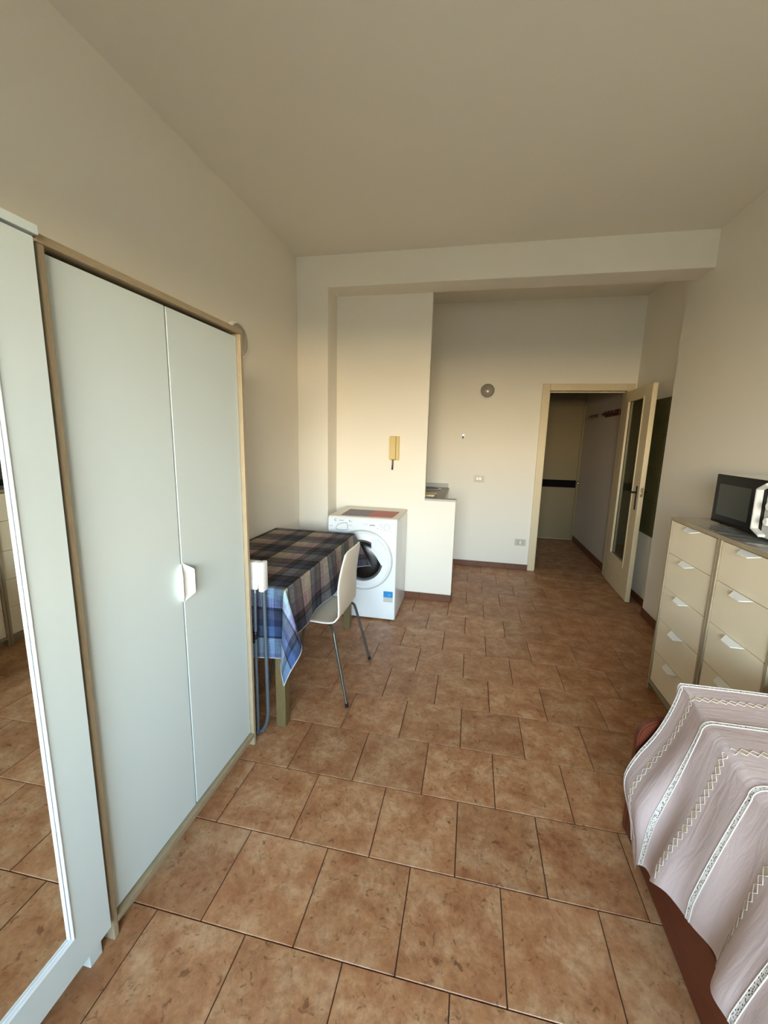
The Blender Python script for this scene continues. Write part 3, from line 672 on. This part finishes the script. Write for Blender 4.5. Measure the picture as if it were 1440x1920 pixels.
# wide white handle zone that cuts across the right of the porthole
hz = []
for a in [math.radians(x) for x in range(-6, 62, 4)]: hz.append((dc[0] + .226 * math.cos(a), 0, dc[2] + .226 * math.sin(a)))
hz += [(-.760, 0, .700), (-.757, 0, .610), (-.715, 0, .560), (-.672, 0, .490)]
obj('door_handle', prism(nb(), [(p[0], yf - .030, p[2]) for p in hz], (0, .022, 0), b=.003), M.gloss, dr)
obj('handle_recess', lathe(nb(), [(.016, 0), (.016, .002), (0, .003)], (-.712, yf - .030, .632), (0, -1, 0), 20), M.whiteplastic, dr)
st = obj('energy_label', box(-.654, -.575, wy0 - .0012, wy0 - .0002, .168, .262), M.labelgrey, wm); st['label'] = 'blue and grey label'
obj('blue_band', box(-.654, -.575, wy0 - .0018, wy0 - .0010, .210, .262), M.blue, st)
obj('lettering', text_bm('10', .030, (-.620, wy0 - .0025, .222), (1, 0, 0), (0, 0, 1)), mat('pale_blue_print', srgb(120, 190, 228), .5), st)

# booklet on the machine
bk = nb(); prism(bk, [(-1.045, 3.285, .8735), (-.820, 3.287, .8735), (-.822, 3.570, .8735), (-1.050, 3.570, .8735)], (0, 0, .003))
lf = tag(obj('booklet', bk, mat('dusky_violet_print', srgb(94, 82, 98), .45, var=.25, vscale=40)), 'flat open booklet, dusky violet and red, on the washing machine', 'booklet')
bk = nb(); prism(bk, [(-.8195, 3.287, .8735), (-.610, 3.289, .8735), (-.600, 3.570, .8735), (-.8215, 3.570, .8735)], (0, 0, .003))
o = obj('page', bk, mat('speckled_red_print', srgb(186, 84, 72), .5, var=.45, vscale=90), lf); o['label'] = 'speckled red page'

# ------------------------------------------------------------------ intercom
ic = thing('intercom_phone', 'yellowed wall intercom handset above the washing machine', 'intercom', (-.69, YP, 1.42))
obj('base', box(-.735, -.652, YP - .028, YP - .001, 1.318, 1.535, b=.005), M.tan, ic)
b = nb(); prism(b, [(-.738, YP - .028, 1.322), (-.738, YP - .058, 1.330), (-.738, YP - .052, 1.40), (-.738, YP - .052, 1.46), (-.738, YP - .060, 1.528), (-.738, YP - .028, 1.535)], (.056, 0, 0), b=.004)
hs_ = obj('handset', b, M.tan, ic)
obj('cradle', box(-.679, -.655, YP - .040, YP - .028, 1.322, 1.532, b=.004), M.tan, ic)
obj('cord', tube(nb(), smooth_path([(-.706, YP - .035, 1.330), (-.708, YP - .032, 1.27), (-.711, YP - .028, 1.232)], 6), .0065, 10, .0085), M.black, ic, smooth='auto')

# ------------------------------------------------------------------ round wall lights
def wall_light(label, c, ax, r_=.092):
    t = thing('wall_light', label, 'wall light', c)
    obj('base_ring', lathe(nb(), [(0, .0005), (r_, .0005), (r_, .018), (r_ - .004, .026), (r_ - .012, .028), (r_ - .016, .024), (r_ - .016, .01)], c, ax, 48), M.whiteplastic, t, smooth='auto')
    q = r_ - .015
    obj('lens', lathe(nb(), [(q, .014), (q, .024), (q * .9, .034), (q * .6, .045), (q * .25, .051), (0, .052)], c, ax, 48), M.lamp, t, smooth=True)
    return t
wall_light('round unlit wall light with grey lens beside the doorway', (.129, YE, 2.071), (0, -1, 0))
wall_light('round wall light mostly hidden behind the top corner of the wardrobe', (XL, 2.57, 2.115), (1, 0, 0), .115)

# ------------------------------------------------------------------ switches, sockets, hole
def plate(name, label, cx, cz, n_mod, cat):
    t = thing(name, label, cat, (cx, YE, cz))
    p_ = obj('plate', box(cx - .062, cx + .062, YE - .009, YE - .0005, cz - .040, cz + .040, b=.003), M.switchgrey, t)
    obj('insert', box(cx - .038, cx + .038, YE - .011, YE - .0085, cz - .025, cz + .025, b=.0015), M.capgrey, t)
    return t
t = plate('light_switch', 'grey light switch plate with white rockers on the end wall', .098, 1.067, 2, 'light switch')
for i, x in enumerate((.080, .112)): obj('rocker', box(x - .014, x + .014, YE - .0145, YE - .0105, 1.050, 1.088, b=.002), M.whiteplastic, t)
t = plate('wall_socket', 'low grey socket plate beside the door frame', .620, .333, 2, 'socket')
for x in (.598, .622, .646):
    o = obj('socket_module', box(x - .010, x + .010, YE - .0135, YE - .0105, .312, .354, b=.0015), M.whiteplastic if x == .622 else M.switchgrey, t)
    b = nb()
    for z in (.321, .333, .345): lathe(b, [(.0028, .0002), (.0028, .0008), (0, .0008)], (x, YE - .0135, z), (0, -1, 0), 10)
    obj('pin_hole', b, M.black, o)
t = thing('cable_outlet', 'tiny white plaster patch with a black cable stub on the end wall', 'cable outlet', (-.113, YE, 1.56))
obj('patch', lathe(nb(), [(.026, .0005), (.022, .004), (.012, .006), (0, .006)], (-.113, YE, 1.566), (0, -1, 0), 18), M.gloss, t)
obj('cable_stub', tube(nb(), [(-.115, YE - .003, 1.556), (-.116, YE - .018, 1.545), (-.116, YE - .020, 1.533)], .007, 8), M.black, t)

# ------------------------------------------------------------------ coat racks in the hall
t = thing('coat_rack', 'dark red coat rack on the hall wall seen beside the glass door', 'coat rack', (1.62, 5.55, 1.86))
obj('rail', box(1.600, 1.6205, 5.28, 5.80, 1.835, 1.905, b=.004), M.hook, t)
for y in (5.34, 5.46, 5.58, 5.70): obj('hook', tube(nb(), smooth_path([(1.600, y, 1.880), (1.570, y, 1.872), (1.560, y, 1.895)], 5), .006, 8), M.hook, t)
obj('end_peg', box(1.598, 1.6205, 5.80, 5.92, 1.865, 1.890, b=.004), M.hook, t)
t = thing('coat_rack', 'small pale coat rack further down the hall wall', 'coat rack', (1.62, 6.32, 1.86))
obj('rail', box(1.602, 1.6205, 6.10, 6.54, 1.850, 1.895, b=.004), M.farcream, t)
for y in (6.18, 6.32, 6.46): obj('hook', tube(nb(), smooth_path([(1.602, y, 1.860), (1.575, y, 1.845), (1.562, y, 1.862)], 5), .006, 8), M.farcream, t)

# ------------------------------------------------------------------ kitchen unit behind the partition
ku = thing('kitchen_unit', 'white kitchen base unit behind the low partition wall', 'kitchen unit', (-.6, 4.45, 0))
obj('carcass', box(-.82, -.272, YP + .08, YE - .004, 0, .914), M.white, ku)
for i in range(2):
    y0 = YP + .085 + i * .578; obj('door', box(-.270, -.254, y0, y0 + .572, .10, .80, b=.0015), M.white, ku)
cpn = obj('front_panel', box(-.270, -.252, YP + .085, YE - .006, .805, .912, b=.0015), M.white, ku)
for y in (4.03, 4.18): obj('knob', lathe(nb(), [(.017, 0), (.015, .018), (0, .02)], (-.2515, y, .895), (1, 0, 0), 18), M.black, cpn, smooth='auto')
wt = tag(obj('worktop', box(-.82, -.246, YP + .08, YE - .003, .915, .945, b=.003), M.worktop), 'narrow grey stone-look worktop between low wall and end wall', 'worktop')
obj('upstand', box(-.82, -.258, YE - .022, YE - .003, .9455, .995, b=.002), M.capgrey, wt)
sk = thing('sink', 'small steel sink bowl sunk in the grey worktop', 'sink', (-.46, 4.82, .946))
obj('rim', lathe(nb(), [(.165, -.0005), (.170, .005), (.160, .009), (.142, .007), (.138, 0)], (-.49, 4.80, .946), (0, 0, 1), 40), M.steel, sk, smooth='auto')
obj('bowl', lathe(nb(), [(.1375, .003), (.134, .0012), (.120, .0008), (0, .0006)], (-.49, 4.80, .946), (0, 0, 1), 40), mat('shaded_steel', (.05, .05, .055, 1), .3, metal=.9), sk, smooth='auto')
cb = tag(obj('cutting_board', prism(nb(), [(-.62, 4.10, .947), (-.345, 4.14, .947), (-.335, 4.34, .947), (-.62, 4.38, .947)], (0, 0, .018), b=.004), M.board), 'pale yellow cutting board lying on the grey worktop', 'cutting board')

# ------------------------------------------------------------------ bed
BX0 = .680
bd = thing('bed', 'bed with a rounded reddish-brown wooden end board', 'bed', (1.12, .65, 0))
hp = []
for a in range(0, 91, 10):
    t_ = math.radians(180 - a); hp.append((BX0 + .085 + .085 * math.cos(t_), 0, .420 + .085 * math.sin(t_)))
hp += [(1.563 - .085 + .085 * math.sin(math.radians(a)), 0, .420 + .085 * math.cos(math.radians(a))) for a in range(0, 91, 10)]
hp += [(1.563, 0, .002), (BX0, 0, .002)]
obj('end_board', prism(nb(), [(p[0], 1.572, p[2]) for p in hp], (0, .036, 0), b=.005), M.brownwood, bd, smooth='auto')
obj('side_board', box(BX0 + .001, BX0 + .026, -.34, 1.570, .012, .235, b=.003), M.brownwood, bd)
obj('side_board', box(1.535, 1.56, -.34, 1.570, .012, .235, b=.003), M.brownwood, bd)
obj('end_board', box(BX0 + .001, 1.562, -.376, -.341, .002, .42, b=.005), M.brownwood, bd)
obj('slat_base', box(BX0 + .03, 1.53, -.338, 1.568, .18, .225), M.tablewood, bd)
obj('mattress', box(.800, 1.545, -.335, 1.538, .228, .655, b=.045, seg=4), M.mattress, bd, smooth='auto')

# bedspread
QZ, QX, QF = .672, .775, 1.548
def lerp_tab(t, y):
    if y <= t[0][0]: return t[0][1]
    for (a, c), (a2, c2) in zip(t, t[1:]):
        if a <= y <= a2:
            q = (y - a) / (a2 - a); q = q * q * (3 - 2 * q); return c + (c2 - c) * q
    return t[-1][1]
HEM = [(-.4, .34), (.80, .415), (1.00, .445), (1.15, .47), (1.30, .56), (1.44, .655), (1.56, .625)]
FLARE = [(.6, .33), (1.05, .30), (1.35, .20), (1.50, .17)]
def hem_len(y): return lerp_tab(HEM, y)
def top_z(x, y): return QZ + .008 * math.sin(2.3 * y + 1.2) * math.cos(3 * x) + .003 * math.sin(19 * y + 4 * x) * math.exp(-max(0, x - QX) * 3)
def side_pos(s, y):
    h, dz = drape(s, .03); k = max(0, s - .05)
    fold = .030 * math.sin(9.5 * y + 2.2 * k + .4) + .017 * math.sin(23 * y - 3 * k + 1) + .009 * math.sin(41 * y + 5 * k)
    fl = lerp_tab(FLARE, y); far = lerp_tab([(1.30, 0), (1.50, 1)], y)
    out = k * fl if k < .35 else .35 * fl + (k - .35) * fl * .5
    out += far * .055 * math.exp(-((k - .36) / .13) ** 2)
    h += out - far * .03 * math.exp(-(k / .2) ** 2) * min(1, s / .03) + fold * min(1, k * 2.4) * (1 - .75 * far)
    return Vector((QX - h, y - far * .05 * max(0, k - .25) / .3, top_z(QX, y) - dz))
def spread_pos(s, y):
    """s: distance across the cloth from the wall side; s > 0 beyond the edge hangs down the side"""
    oy = max(0, y - QF)
    if s <= 0:
        x = QX - s
        if not oy: return Vector((x, y, top_z(x, y)))
        h, dz = drape(oy, .012)
        return Vector((x, QF + min(h, .012), top_z(x, QF) - min(dz, .12)))
    if not oy: return side_pos(s, y)
    p = side_pos(s, QF); k = min(1, s / .1)
    h, dz = drape(oy, .012)
    return Vector((p.x + oy * .75 * k, p.y + .010 * min(1, oy / .02), p.z - dz * (1 - k)))
def spread_grid(y0, y1, ny, s_list, off=0.0, ulim=None):
    bm = nb(); rows = []
    for j in range(ny + 1):
        y = y0 + (y1 - y0) * j / ny; L = hem_len(y); row = []
        for q in s_list:
            s = q if q <= 0 else q * L
            p = spread_pos(s, y)
            if off:
                e = 1e-3; a = spread_pos(s + e, y) - spread_pos(s - e, y); c = spread_pos(s, y + e) - spread_pos(s, y - e)
                n = a.cross(c); 
                if n.length > 1e-12:
                    n.normalize()
                    if n.z < 0 and s <= 0: n = -n
                    if s > 0 and (n.x > 0): n = -n
                    p = p + n * off
            row.append((bm.verts.new(p), s, y))
        rows.append(row)
    uvl = bm.loops.layers.uv.new('UVMap')
    for A, B in zip(rows, rows[1:]):
        for i in range(len(s_list) - 1):
            q = (A[i], A[i + 1], B[i + 1], B[i]); fc = bm.faces.new([v[0] for v in q])
            for lo, v in zip(fc.loops, q): lo[uvl].uv = (v[1], v[2])
    bmesh.ops.recalc_face_normals(bm, faces=bm.faces)
    return bm
SL = [-.78 + .04 * i for i in range(20)] + [.0] + [i / 64 for i in range(1, 65)]
SL = sorted(set(SL))
def linen():
    m = mat('mauve_linen', srgb(203, 183, 181), .85, spec=.2); n = m.node_tree; b = n.nodes['Principled BSDF']
    uv = n.nodes.new('ShaderNodeUVMap'); uv.uv_map = 'UVMap'
    no = n.nodes.new('ShaderNodeTexNoise'); no.inputs['Scale'].default_value = 420; n.links.new(uv.outputs[0], no.inputs['Vector'])
    n3 = n.nodes.new('ShaderNodeTexNoise'); n3.inputs['Scale'].default_value = 6; n3.inputs['Detail'].default_value = 5; n3.inputs['Distortion'].default_value = 1.2
    mp = n.nodes.new('ShaderNodeMapping'); mp.inputs['Scale'].default_value = (1.0, 5, 1); n.links.new(uv.outputs[0], mp.inputs[0]); n.links.new(mp.outputs[0], n3.inputs['Vector'])
    b1 = n.nodes.new('ShaderNodeBump'); b1.inputs['Strength'].default_value = .35; b1.inputs['Distance'].default_value = .006; n.links.new(n3.outputs['Fac'], b1.inputs['Height'])
    b2 = n.nodes.new('ShaderNodeBump'); b2.inputs['Strength'].default_value = .3; b2.inputs['Distance'].default_value = .0006; n.links.new(no.outputs['Fac'], b2.inputs['Height']); n.links.new(b1.outputs[0], b2.inputs['Normal'])
    n.links.new(b2.outputs[0], b.inputs['Normal'])
    return m
M.linen = linen()
bs = tag(obj('bedspread', spread_grid(-.36, 1.66, 150, SL), M.linen, smooth=True), 'pinkish linen bedspread with white lace bands draped over the bed', 'bedspread')
def lace():
    m = mat('white_lace', srgb(232, 226, 220), .85, spec=.2); n = m.node_tree; b = n.nodes['Principled BSDF']
    uv = n.nodes.new('ShaderNodeUVMap'); uv.uv_map = 'UVMap'; mp = n.nodes.new('ShaderNodeMapping'); mp.inputs['Scale'].default_value = (190, 230, 1)
    vo = n.nodes.new('ShaderNodeTexVoronoi'); vo.inputs['Scale'].default_value = 1; vo.inputs['Randomness'].default_value = .55
    lt = n.nodes.new('ShaderNodeMath'); lt.operation = 'LESS_THAN'; lt.inputs[1].default_value = .37
    n.links.new(uv.outputs[0], mp.inputs[0]); n.links.new(mp.outputs[0], vo.inputs['Vector']); n.links.new(vo.outputs['Distance'], lt.inputs[0])
    mx = n.nodes.new('ShaderNodeMix'); mx.data_type = 'RGBA'; mx.inputs[6].default_value = srgb(228, 222, 216); mx.inputs[7].default_value = srgb(84, 66, 60)
    n.links.new(lt.outputs[0], mx.inputs[0]); n.links.new(mx.outputs[2], b.inputs['Base Color']); return m
M.lace = lace()
M.cord = mat('white_edge_cord', srgb(226, 220, 214), .85)
M.thread = mat('cream_thread', srgb(214, 202, 186), .85)
M.embro = mat('beige_embroidery', srgb(190, 170, 146), .8)
for yc in (1.538, 1.335, 1.090, .845, .600, .355, .110):
    lb = obj('lace_band', spread_grid(yc - .0055, yc + .0055, 2, SL, .0012), M.lace, bs, smooth=True)
    for s_ in (-1, 1):
        rowp = []
        y = yc + s_ * .0068; L = hem_len(y)
        for q in SL:
            p = spread_pos(q if q <= 0 else q * L, y); rowp.append(p + Vector((-.0007 if q > 0 else 0, 0, .0012 if q <= 0 else 0)))
        obj('edge_cord', tube(nb(), rowp, .0017, 5), M.cord, lb, smooth=True)
# embroidered ribbons: zigzag threads with filled diamonds between the lace bands
for yc in (1.462, 1.212, .968, .722, .478):
    L = hem_len(yc); tot0, tot1 = -.72, L - .01; b = nb(); s = tot0; k = 0; step = .052
    pa = []
    for sgn in (1, -1):
        pts_ = []; s = tot0; k = 0
        while s < tot1:
            yy = yc + sgn * .012 * (1 if k % 2 else -1); p = spread_pos(s, yy); pts_.append(p + Vector((-.0008, 0, .0012) if s <= 0 else (-.0014, 0, .0004))); s += step / 2; k += 1
        pa.append(pts_)
    for pts_ in pa: tube(b, pts_, .0011, 4)
    er = obj('embroidered_band', b, M.thread, bs, smooth=True)
    b = nb(); s = tot0 + step / 2; k = 1
    while s < tot1 - step:
        if k % 3:
            q = [spread_pos(s - step * .42, yc), spread_pos(s, yc - .0095), spread_pos(s + step * .42, yc), spread_pos(s, yc + .0095)]
            o_ = Vector((-.0005, 0, .0011)) if s <= 0 else Vector((-.0013, 0, .0002))
            b.faces.new([b.verts.new(p + o_) for p in q])
        s += step; k += 1
    o = obj('satin_stitch', b, M.embro, er); o['kind'] = 'stuff'
